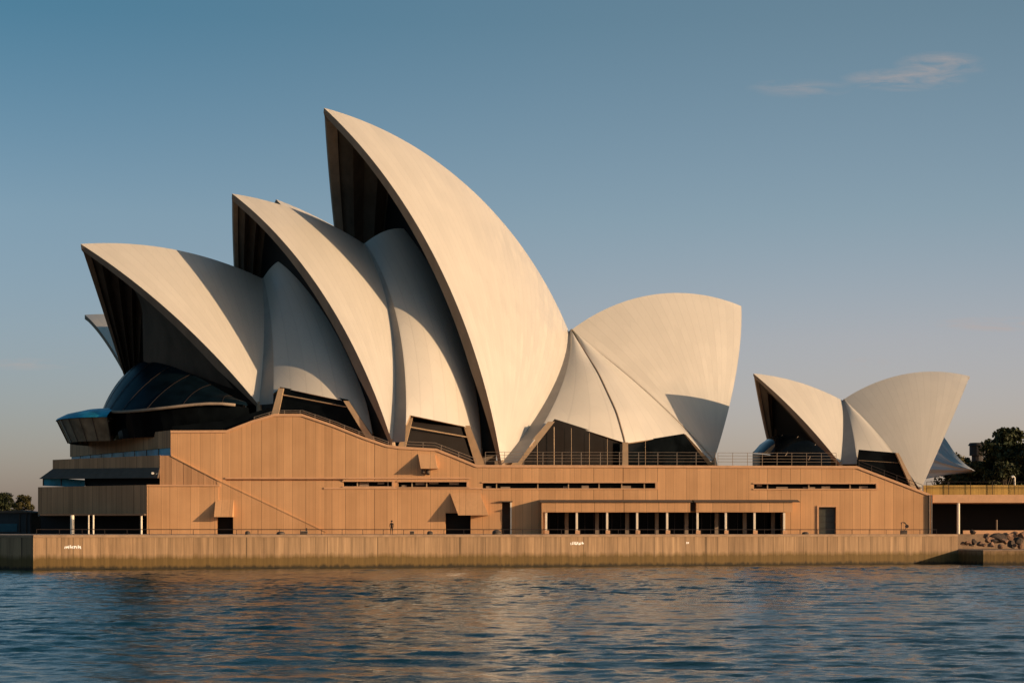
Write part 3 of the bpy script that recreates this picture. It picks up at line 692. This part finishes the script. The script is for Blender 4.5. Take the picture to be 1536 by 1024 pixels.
# third tier with its window band, the sky's reflection coloured into the glass
y3 = 35.0; a3, b3 = X(256) - .01, xx(105, y3)
zt3, zw1, zw0 = zy(641, 0), zy(672, 8), zy(688, 8)
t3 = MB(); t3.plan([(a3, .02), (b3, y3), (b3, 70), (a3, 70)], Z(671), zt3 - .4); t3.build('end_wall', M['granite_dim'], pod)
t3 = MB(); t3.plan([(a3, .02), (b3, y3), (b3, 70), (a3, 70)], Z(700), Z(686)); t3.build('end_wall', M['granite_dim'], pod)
t3 = MB(); t3.plan([(a3, .35), (b3 + .2, y3 + .2), (b3 + .2, 70), (a3, 70)], Z(686), Z(671)); bw = t3.build('strip_window', M['blue'], pod)
f = MB()
for k in range(1, 9):
    q = k / 9.0; p = np.array([a3 + (b3 - a3) * q, .2 + (y3 - .1) * q, 0]); f.tube([p + (0, 0, Z(686)), p + (0, 0, Z(671))], .06, 4)
f.build('mullion', M['rail'], bw)
lamp_b = MB()
for q, zq in ((229, 709.5), (236, 711.5)):
    p = P(q, zq, -.9); lamp_b.tube([p + (0, .3, 0), p + (0, -.2, 0)], .18, 8)
lamp_b.build('floodlight', M['lampglass'], pod)
# dark glass balustrade between first sail foot and parapet
bl = MB(); bl.add([P(258, 648, 1.2), P(342, 648, 1.2), P(405, 626, 1.2), P(405, 611, 1.2), P(342, 630, 1.2), P(258, 639, 1.2)], [(0, 1, 4, 5), (1, 2, 3, 4)]); bl.build('balustrade', M['glass'], pod, False, False)

# ------------------------------------------------------------------ railings (each one a thing with its posts)
def railing(name, pts, h, nr, gap, label, m, r=.035, group=None, pr=.04):
    pts = [np.array(p, float) for p in pts]; o = empty(name, pts[0], label, 'railing', group)
    b = MB()
    for k in range(nr):
        q = h * (1 - k / max(1, nr) * .9); b.tube([p + (0, 0, q) for p in pts], r, 5)
    b.build('rail', m, o)
    d = np.concatenate([[0], np.cumsum([np.linalg.norm(b_ - a_) for a_, b_ in zip(pts[:-1], pts[1:])])]); n = max(1, int(round(d[-1] / gap)))
    first = None
    for i in range(n + 1):
        s = d[-1] * i / n; p = np.array([np.interp(s, d, [q[k] for q in pts]) for k in range(3)])
        if first is None:
            first = MB().tube([p, p + (0, 0, h)], pr, 5).build('post', m, o); p_first = p
        else:
            c = first.copy(); COL.objects.link(c); c.parent = o; c.location = Vector(p - p_first)
    return o
dirw = np.array([WALL[1][0] - WALL[0][0], WALL[1][1] - WALL[0][1], 0]); dirw /= np.linalg.norm(dirw); nrw = np.array([-dirw[1], dirw[0], 0])
wa = np.array([*WALL[0], ZP]) + nrw * .5 + dirw * .4; wb = np.array([*WALL[1], ZP]) + nrw * .5
railing('promenade_railing', [wa, wb - dirw * 3], .66, 1, 2.6, 'long low dark railing along the top of the seawall', M['rail'], .045, None, .035)
railing('stair_railing', [(X(a), .9, Z(b)) for a, b in ((380, 631), (412, 621), (453, 621), (500, 637), (545, 655), (582, 668))], .62, 2, 2.4, 'sloping handrail under the first side window of the large hall', M['steel'], .04, 'deck railings')
railing('stair_railing', [(X(a), .9, Z(b)) for a, b in ((606, 671), (652, 673), (683, 685), (714, 697))], .95, 2, 2.6, 'stepped handrail under the second side window, beside the tall sail foot', M['steel'], .045, 'deck railings')
railing('terrace_railing', [(X(728), 1.0, Z(697.8)), (X(1074), 1.0, Z(698.4))], 2.05, 4, 2.95, 'long four bar railing in front of the triangular windows', M['steel'], .027, 'deck railings')
railing('terrace_railing', [(X(1078), 1.0, Z(698.4)), (X(1256), 1.0, Z(698.8))], 2.0, 4, 2.2, 'four bar railing before the dark mouth of the small hall', M['rim'], .03, 'deck railings')
railing('terrace_railing', [(X(1290), .8, Z(701.5)), (X(1340), .8, Z(720.5)), (X(1385), .8, Z(737.5))], 1.1, 2, 2.0, 'sloping handrail below the small hall side window', M['rail'], .035, 'deck railings')

# ------------------------------------------------------------------ raised terrace at the right
ter = empty('raised_terrace', (70, 4, ZP), 'raised terrace at right with ochre parapet over a dark open undercroft', 'terrace')
b = MB(); b.box(X(1400), X(2300), .3, 120, Z(753.5), Z(741.5)); b.build('beam', M['granite_plain'], ter)
b = MB(); b.box(X(1388), X(1600), 1.2, 1.5, Z(741.5) + .002, Z(727)); b.build('parapet', M['yellow'], ter)
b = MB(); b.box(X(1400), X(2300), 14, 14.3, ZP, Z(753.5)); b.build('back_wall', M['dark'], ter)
b = MB(); b.tube([(X(1439), .6, ZP), (X(1439), .6, Z(753.5))], .22, 10); b.build('column', M['white'], ter)
b = MB(); b.tube([(X(1508), 5, ZP), (X(1508), 5, Z(779))], .12, 8); b.build('column', M['rim'], ter)
b = MB(); b.box(X(1437), X(1600), -3.2, -2.9, ZP, Z(795)) ; b.build('low_wall', M['granite_plain'], ter)
railing('terrace_railing', [(X(1392), .9, Z(741)), (X(1590), .9, Z(741))], 1.9, 2, 3.2, 'dark railing standing before the ochre parapet at the right', M['rail'], .035, 'deck railings')
lp = empty('lamp_post', (X(1522, 3), 3, Z(741)), 'short cream lamp post with bent head above the ochre parapet', 'lamp post')
b = MB(); b.tube([(X(1522, 3), 3, Z(741)), (X(1522, 3), 3, Z(716, 3)), (X(1520.5, 3), 3, Z(714.2, 3))], .13, 8); b.build('pole', M['white'], lp)
b = MB(); b.tube([(X(1520.6, 3), 3, Z(714, 3)), (X(1517.5, 3), 3, Z(715, 3))], .17, 8); b.build('lamp_head', M['lampglass'], lp)

# ------------------------------------------------------------------ seawall and landing
sw = empty('seawall', (*WALL[0], 0), 'long stained concrete seawall with an algae band at the waterline', 'seawall')
A, B = np.array([*WALL[0], 0.0]), np.array([*WALL[1], 0.0]); Lf = np.array([*LEFT, 0.0])
b = MB(); b.plan([(A[0], A[1]), (B[0], B[1]), tuple((B + nrw * 1.2)[:2]), tuple((A + nrw * 1.2)[:2])], -1.5, ZP - .28); b.build('wall', M['seawall'], sw)
b = MB(); q = A + nrw * 1.2; r_ = Lf + np.array([.9, .6, 0]); b.plan([(A[0] - .003, A[1] + .002), (Lf[0], Lf[1]), tuple(r_[:2]), (q[0] - .01, q[1])], -1.5, ZP - .28); b.build('return_wall', M['seawall'], sw)
b = MB(); u = -nrw * .08; b.plan([tuple((A + u)[:2]), tuple((B + u)[:2]), tuple((B + nrw * 1.0)[:2]), tuple((A + nrw * 1.0)[:2])], ZP - .278, ZP + .02); b.build('coping', M['coping'], sw)
b = MB(); b.plan([(A[0] - .1, A[1] + .02), (Lf[0] - .08, Lf[1]), tuple(r_[:2]), (A[0] + .2, A[1] + 1.3)], ZP - .277, ZP + .015); b.build('coping', M['coping'], sw)
def on_wall(px, py, out=.012):
    # point of the seawall face at photo column px
    k = (px - CX) / FPX; # x = k*(y+280), on line A + t*dir
    t = (k * (A[1] + 280) - A[0]) / (dirw[0] - k * dirw[1]); p = A + dirw * t; d = p[1] + 280
    return np.array([p[0], p[1], CAM[2] + (HY - py) / FPX * d]) - nrw * out
def marks(px0, px1, py0, py1, n, label):
    # irregular painted strokes of a worn, no longer legible white lettering
    b = MB(); rs = random.Random(int(px0))
    for i in range(n):
        x = px0 + (px1 - px0) * (i + .5) / n; w = (px1 - px0) / n * rs.uniform(.32, .62); t = rs.uniform(0, .35) * (py1 - py0); u = rs.uniform(0, .25) * (py1 - py0); sk = rs.uniform(-1, 1)
        ps = [on_wall(x - w/2 + sk*.5, py1 - u), on_wall(x + w/2 + sk*.5, py1 - u), on_wall(x + w/2 - sk*.5, py0 + t), on_wall(x - w/2 - sk*.5, py0 + t)]
        b.prism(ps, nrw * .009)
        if i % 2: 
            ym = rs.uniform(py0 + 1, py1 - 2); ps = [on_wall(x - w, ym + 1.6, .016), on_wall(x + w * 1.4, ym + 1.6, .016), on_wall(x + w * 1.4, ym, .016), on_wall(x - w, ym, .016)]; b.prism(ps, nrw * .006)
    tag(b.build('painted_sign', M['mark']), label, 'painted mark')
marks(96, 122, 817, 823, 9, 'bright white painted lettering on the seawall near its left corner')
marks(855, 875, 811.5, 817, 8, 'faint white painted lettering on the seawall below the porch columns')
marks(1029, 1033, 811, 816, 2, 'tiny white painted fleck on the seawall right of the fainter lettering')
ld = empty('boat_landing', (64, -28, 0), 'low concrete landing with sunlit top beside the end of the seawall', 'landing')
zl = zy(826, -29)
P0, P1 = B + dirw * .0, np.array([xx(1475, -30.5), -30.5, 0])
b = MB(); b.plan([(B[0], B[1] + .05), (P1[0], P1[1]), (P1[0] + 40, P1[1] + 3), (P1[0] + 40, 0), (B[0], 0)], -1.5, zl); b.build('block', M['seawall'], ld)
b = MB(); b.plan([(B[0], B[1] - .05), (P1[0] - .05, P1[1] - .1), (P1[0] + 40, P1[1] + 2.9), (P1[0] + 40, -.02), (B[0], -.02)], zl + .003, zl + .14); b.build('slab', M['coping'], ld)
b = MB(); b.box(B[0] + .3, B[0] + 60, -12, -3.4, zl + .145, ZP - .02); b.build('bank', M['coping'], ld)

def rock(c, r, label, m):
    bm = bmesh.new(); bmesh.ops.create_icosphere(bm, subdivisions=2, radius=1)
    a = np.random.default_rng(int(abs(c[0]) * 97) + int(r * 1000)); dirs = a.normal(size=(13, 3)); dirs /= np.linalg.norm(dirs, axis=1)[:, None]; amp = a.uniform(.42, .86, 13)
    for v in bm.verts:
        p = np.array(v.co)
        for dd_, am in zip(dirs, amp):
            k = p @ dd_
            if k > am: p = p - dd_ * (k - am)
        v.co = Vector(p * np.array([r * 1.25, r, r * .85]) * (1 + .04 * a.normal()))
    me = bpy.data.meshes.new('rock'); bm.to_mesh(me); bm.free(); me.materials.append(m); o = bpy.data.objects.new('rock', me); COL.objects.link(o); o.location = c
    o.rotation_euler = (0, 0, a.uniform(0, 6)); return tag(o, label, 'rock', 'rocks on the landing')
rocks = [(1444, 815, -22, .45, 'small brown rock by the corner where the landing meets the seawall', 'rock'), (1456, 817, -25, .38, 'small dark stone in front of the left end rock', 'rockdark'), (1476, 817, -26, .32, 'smallest brown stone at the front of the gap in the pile', 'rock'), (1479, 803, -17, .6, 'tan rock leaning on the upright brown rock', 'rock'), (1491, 811, -23, .55, 'dark stone wedged below the largest boulder on its left', 'rockdark'), (1507, 811, -23, .6, 'brown rock wedged between the largest boulder and the tan boulder', 'rock'), (1522, 800, -16, .6, 'brown rock behind the tan boulder', 'rock'), (1523, 817, -26, .4, 'small brown stone in front of the dark low rock', 'rock'),
    (1452, 814, -22, .55, 'brown rock at the left end of the pile on the landing', 'rock'), (1461, 813, -21, .65, 'dark rock second from the left end of the landing pile', 'rockdark'), (1470, 815, -24, .5, 'small brown rock just left of the gap in the rock pile', 'rock'),
    (1484, 810, -20, .7, 'upright brown rock left of the big dark boulder', 'rock'), (1486, 817, -25, .65, 'pinkish rock lying low before the big dark boulder', 'rock'), (1499, 809, -19, 1.25, 'largest dark boulder in the middle of the landing pile', 'rockdark'),
    (1500, 818, -26, .5, 'small flat brown rock in front of the largest boulder', 'rock'), (1515, 806, -18, .85, 'tan boulder on top of the pile near the right edge', 'rock'), (1517, 816, -25, .8, 'dark low rock under the tan boulder', 'rockdark'),
    (1527, 811, -21, .9, 'dark boulder by the right edge of the photo', 'rockdark'), (1531, 819, -26, .55, 'reddish rock at the front right of the pile', 'rock'), (1508, 802, -15, .6, 'brown rock perched highest on the pile', 'rock'), (1459, 796.5, -12, .5, 'dark rock alone on the bank above the left end of the pile', 'rockdark'), (1535, 801, -18, .9, 'brown rock cut by the right edge of the photo', 'rock')]
for px, py, Y, r, lab, m in rocks: rock(P(px, py, Y), r, lab, M[m])

# ------------------------------------------------------------------ small things on the promenade
def on_prom(px, back=2.2):
    p = on_wall(px, 800); q = p + nrw * back; k = (px - CX) / FPX; q[0] = k * (q[1] + 280); q[2] = ZP; return q
def bollard(px, w, h, label):
    p = on_prom(px); b = MB(); n = 12; rings = [(w * .5, 0), (w * .52, h * .45), (w * .45, h * .75), (w * .25, h * .95), (.02, h)]
    vs = [p + (r * math.cos(a), r * math.sin(a), z) for r, z in rings for a in (2 * math.pi * k / n for k in range(n))]
    b.add(vs, [(i*n+k, i*n+(k+1)%n, (i+1)*n+(k+1)%n, (i+1)*n+k) for i in range(4) for k in range(n)]); return tag(b.build('mooring_bollard', M['roofdark'], None, True), label, 'bollard', 'bollards on the promenade')
bollard(371.5, .62, .5, 'round dark bollard right of the left doorway'); bollard(421, 1.0, .42, 'low wide dark bollard, second to the right of the left doorway'); bollard(645, .72, .48, 'round dark bollard left of the large hooded opening'); bollard(745, 1.1, .62, 'dark mound like bollard beside the narrow wall slot'); bollard(1208, .9, .35, 'flat dark bollard left of the green grey door')
def crate(px, w, h, label, post=False):
    p = on_prom(px); t = empty('storage_box', p, label, 'box'); b = MB(); b.box(p[0] - w/2, p[0] + w/2, p[1] - .3, p[1] + .3, ZP, ZP + h); b.build('body', M['roofdark'], t, bevel=.03)
    b = MB(); b.box(p[0] - w/2 - .03, p[0] + w/2 + .03, p[1] - .33, p[1] + .33, ZP + h + .002, ZP + h + .07); b.build('lid', M['steel'], t)
    if post: b = MB(); b.tube([p + (w * .35, 0, h + .07), p + (w * .35, 0, h + .42)], .09, 8); b.build('post', M['rail'], t)
    return t
crate(456, .85, .42, 'grey box with a short post on it, by the foot of the diagonal parapet', True); crate(618, .5, .4, 'small dark box with pale lid between the person and a round bollard')
dv = empty('davit', on_prom(1352), 'small dark davit with bent arm right of the green grey door', 'davit'); p = on_prom(1352)
b = MB(); b.box(p[0] - .1, p[0] + .75, p[1] - .3, p[1] + .3, ZP, ZP + .55); b.build('base', M['roofdark'], dv, bevel=.03)
b = MB(); b.tube([p + (.0, 0, .4), p + (0, 0, 1.62), p + (.45, 0, 1.6), p + (.75, 0, 1.25), p + (.45, 0, .55)], .085, 8); b.build('arm', M['rail'], dv)
b = MB(); b.tube([p + (.75, -.1, 1.1), p + (.75, .1, 1.1)], .25, 10); b.build('winch', M['rail'], dv)
def person(px):
    p = on_prom(px, 1.6); me = bpy.data.meshes.new('person'); bm = bmesh.new()
    J = dict(pelvis=(0,0,.95), waist=(0,0,1.1), chest=(0,.01,1.32), neck=(0,0,1.5), head=(0,-.02,1.6), top=(0,-.02,1.72),
        hl=(-.1,0,.9), kl=(-.11,-.03,.5), al=(-.11,.02,.09), tl=(-.12,-.13,.04), hr=(.1,0,.9), kr=(.11,.0,.5), ar=(.12,.05,.09), tr=(.13,-.1,.04),
        sl=(-.19,0,1.42), el=(-.25,.03,1.14), wl=(-.22,-.06,.9), fl=(-.21,-.08,.82), sr=(.19,0,1.42), er=(.25,.03,1.14), wr=(.22,-.06,.9), fr=(.21,-.08,.82))
    R = dict(pelvis=.15, waist=.14, chest=.17, neck=.06, head=.1, top=.07, hl=.095, kl=.062, al=.042, tl=.035, hr=.095, kr=.062, ar=.042, tr=.035, sl=.065, el=.048, wl=.033, fl=.03, sr=.065, er=.048, wr=.033, fr=.03)
    names = list(J); vs = {k: bm.verts.new(J[k]) for k in names}
    for a, c in (('pelvis','waist'),('waist','chest'),('chest','neck'),('neck','head'),('head','top'),('pelvis','hl'),('hl','kl'),('kl','al'),('al','tl'),('pelvis','hr'),('hr','kr'),('kr','ar'),('ar','tr'),('chest','sl'),('sl','el'),('el','wl'),('wl','fl'),('chest','sr'),('sr','er'),('er','wr'),('wr','fr')): bm.edges.new((vs[a], vs[c]))
    bm.to_mesh(me); bm.free(); o = bpy.data.objects.new('person', me); COL.objects.link(o)
    o.modifiers.new('skin', 'SKIN'); me.skin_vertices[0].data[0].use_root = True
    for i, k in enumerate(names): me.skin_vertices[0].data[i].radius = (R[k], R[k] * .8)
    o.modifiers.new('sub', 'SUBSURF').levels = 1
    bpy.context.view_layer.update(); m2 = bpy.data.meshes.new_from_object(o.evaluated_get(bpy.context.evaluated_depsgraph_get())); o.modifiers.clear(); o.data = m2
    m2.materials.clear(); m2.materials.append(M['cloth']); m2.materials.append(M['skin'])
    for f in m2.polygons:
        f.use_smooth = True; z = f.center.z
        if z > 1.5 or (abs(f.center.x) > .17 and z < .9 and z > .7): f.material_index = 1
    o.location = p; tag(o, 'person in dark clothes standing at the seawall railing', 'person')
    b = MB(); c = p + np.array([0, .01, 1.68]); rings = [(.11, -.08), (.125, .0), (.1, .08), (.03, .125)]; n = 10
    vs = [c + (r * math.cos(a), r * math.sin(a) + .02, z) for r, z in rings for a in (2 * math.pi * k / n for k in range(n))]
    b.add(vs, [(i*n+k, i*n+(k+1)%n, (i+1)*n+(k+1)%n, (i+1)*n+k) for i in range(3) for k in range(n)]); b.build('hair', M['hair'], o, True)
person(587.5)

# ------------------------------------------------------------------ left edge: low dark shed, trees; right: tank tower, trees
shd = empty('harbour_shed', P(30, 801, 24), 'low dark shed beside the podium at the left edge', 'shed')
Y_ = 24.0
b = MB(); b.box(xx(-60, Y_), xx(47, Y_), Y_, Y_ + 7, ZP, zy(769, Y_)); b.build('wall', M['shed'], shd)
b = MB(); b.prism([(xx(-62, Y_), Y_ - .5, zy(769, Y_) + .003), (xx(28, Y_), Y_ - .5, zy(764.5, Y_)), (xx(54, Y_), Y_ - .5, zy(768, Y_)), (xx(54, Y_), Y_ - .5, zy(769, Y_) + .003)], (0, 8, 0)); b.build('roof', M['roofdark'], shd)
b = MB(); b.box(xx(-10, Y_), xx(26, Y_), Y_ - .12, Y_ - .01, zy(797, Y_), zy(785, Y_)); b.build('tarpaulin', M['shedblue'], shd)
b = MB()
for q in (30, 40, 46): b.tube([(xx(q, Y_), Y_ - .2, ZP), (xx(q, Y_), Y_ - .2, zy(769, Y_))], .1, 6)
b.build('post', M['rail'], shd)

def tree(base, h, w, label, m='leaf', seed=0, n=2600, leaf=.5, group=None, cz=.36):
    """tapered trunk, limbs and a crown of leaf faces gathered in clumps"""
    r = np.random.default_rng(seed); n = int(n * 1.9); leaf *= .62; t = empty('tree', base, label, 'tree', group); base = np.array(base, float)
    tk = MB(); top = base + np.array([r.normal() * .3, r.normal() * .3, h * .62]); tk.tube([base, base + (top - base) * .5 + np.array([.15, 0, 0]), top], h * .028 + .08, 7, h * .010 + .02)
    nc = 30; C = []
    for i in range(nc):
        a = r.uniform(0, 2 * math.pi); e = r.uniform(-.35, 1.0); rad = r.uniform(.45, 1.0)
        c = base + np.array([math.cos(a) * w * .40 * rad * math.cos(e * 1.3), math.sin(a) * w * .40 * rad * math.cos(e * 1.3), h * (cz + .16) + math.sin(e * 1.3) * h * (.40 if e > 0 else .62)]); C.append(c)
        tk.tube([base + (top - base) * r.uniform(.45, .95), c], h * .010 + .02, 4, .02)
    tk.build('trunk', M['bark'], t, True)
    C = np.array(C); k = r.integers(0, nc, n); sz = w * r.uniform(.09, .19, nc)[k]
    d = r.normal(size=(n, 3)); d /= np.linalg.norm(d, axis=1)[:, None]; pos = C[k] + d * (sz * r.uniform(.35, 1.15, n) ** .6)[:, None] * np.array([1, 1, .75])
    a = r.normal(size=(n, 3)); a /= np.linalg.norm(a, axis=1)[:, None]; b_ = np.cross(a, r.normal(size=(n, 3))); b_ /= np.linalg.norm(b_, axis=1)[:, None]
    s = leaf * r.uniform(.5, 1.2, n)[:, None]; V = np.stack([pos - a * s, pos + b_ * s * .55, pos + a * s, pos - b_ * s * .55], 1).reshape(-1, 3)
    b = MB(); b.v = [tuple(map(float, v)) for v in V]; b.f = [(4*i, 4*i+1, 4*i+2, 4*i+3) for i in range(n)]; b.build('crown', M[m], t, False, False)
    return t
GT = 'trees beyond the buildings'
def tree_px(px, ytop, wpx, Y, label, m, seed, n=2600):
    d = (Y + 280) / FPX; z = 4.0; h = zy(ytop, Y) - z; return tree((xx(px, Y), Y, z), h, wpx * d, label, m, seed, n, .022 * (h + wpx * d) + .1, GT)
tree_px(6, 738, 52, 150, 'dark bushy tree at the far left edge of the photo', 'leaf', 1, 3000)
tree_px(36, 740, 36, 165, 'narrow tree between the left edge tree and the podium', 'leaf2', 2, 2400)
tree_px(-30, 735, 60, 170, 'bushy tree cut by the left edge, behind the dark shed', 'leaf', 3, 1500)
tree_px(1520, 636, 110, 95, 'tallest dark tree at the right edge behind the terrace', 'leaf', 4, 6000)
tree_px(1496, 672, 62, 105, 'rounded dark tree in front of the tank tower', 'leaf', 5, 4200)
tree_px(1428, 672, 62, 118, 'sparse olive tree just right of the small hall', 'leaf2', 6, 1700)
tree_px(1497, 652, 70, 125, 'pale leafed tree between the tank tower and the tallest tree', 'leaf2', 7, 2800)
tree_px(1560, 650, 90, 88, 'dark tree cut by the right edge of the photo', 'leaf', 8, 4000)
tree_px(1447, 676, 46, 130, 'narrow dark tree directly left of the tank tower', 'leaf', 11, 3200)
tree_px(1470, 684, 60, 96, 'broad dark tree hiding the shaft of the tank tower', 'leaf', 12, 4200)
tree_px(1452, 690, 60, 100, 'low dark tree under the tank tower, left side', 'leaf', 9, 3600)
tree_px(1508, 690, 80, 84, 'low dark bush like tree right above the ochre parapet', 'leaf', 10, 4200)
tw = empty('tank_tower', (xx(1466, 112), 112, 4), 'dark round water tank with flat cap among the trees at right', 'tank')
b = MB(); Y_ = 112; b.tube([(xx(1466, Y_), Y_, 4), (xx(1466, Y_), Y_, zy(682, Y_))], 1.2, 12); b.build('shaft', M['tank'], tw)
b = MB(); b.tube([(xx(1466, Y_), Y_, zy(683, Y_)), (xx(1466, Y_), Y_, zy(667.5, Y_))], 1.62, 20); b.build('drum', M['tank'], tw, False)
b = MB(); b.tube([(xx(1466, Y_), Y_, zy(668, Y_)), (xx(1466, Y_), Y_, zy(664, Y_))], 1.95, 20, 1.6); b.build('cap', M['tank'], tw, False)

# ------------------------------------------------------------------ every bar, post and mullion a piece of its own
def split_pieces(o):
    me = o.data; n = len(me.vertices); par = list(range(n))
    def find(i):
        while par[i] != i: par[i] = par[par[i]]; i = par[i]
        return i
    for e in me.edges:
        a, b = find(e.vertices[0]), find(e.vertices[1])
        if a != b: par[a] = b
    groups = {}
    for f in me.polygons: groups.setdefault(find(f.vertices[0]), []).append(f)
    if len(groups) < 2: return
    co = [v.co.copy() for v in me.vertices]; name = o.name.split('.')[0]
    for fs in groups.values():
        idx = sorted({i for f in fs for i in f.vertices}); mp = {i: k for k, i in enumerate(idx)}
        m2 = bpy.data.meshes.new(name); m2.from_pydata([co[i] for i in idx], [], [[mp[i] for i in f.vertices] for f in fs])
        for mm in me.materials: m2.materials.append(mm)
        c = bpy.data.objects.new(name, m2); COL.objects.link(c); c.parent = o.parent; c.location = o.location
    bpy.data.objects.remove(o)
for o in list(bpy.data.objects):
    if o.type == 'MESH' and o.parent and o.name.split('.')[0] in ('mullion', 'glazing_bar', 'louvre', 'post', 'vent', 'floodlight', 'drain_pipe', 'ledge', 'sill', 'rail', 'blind'): split_pieces(o)
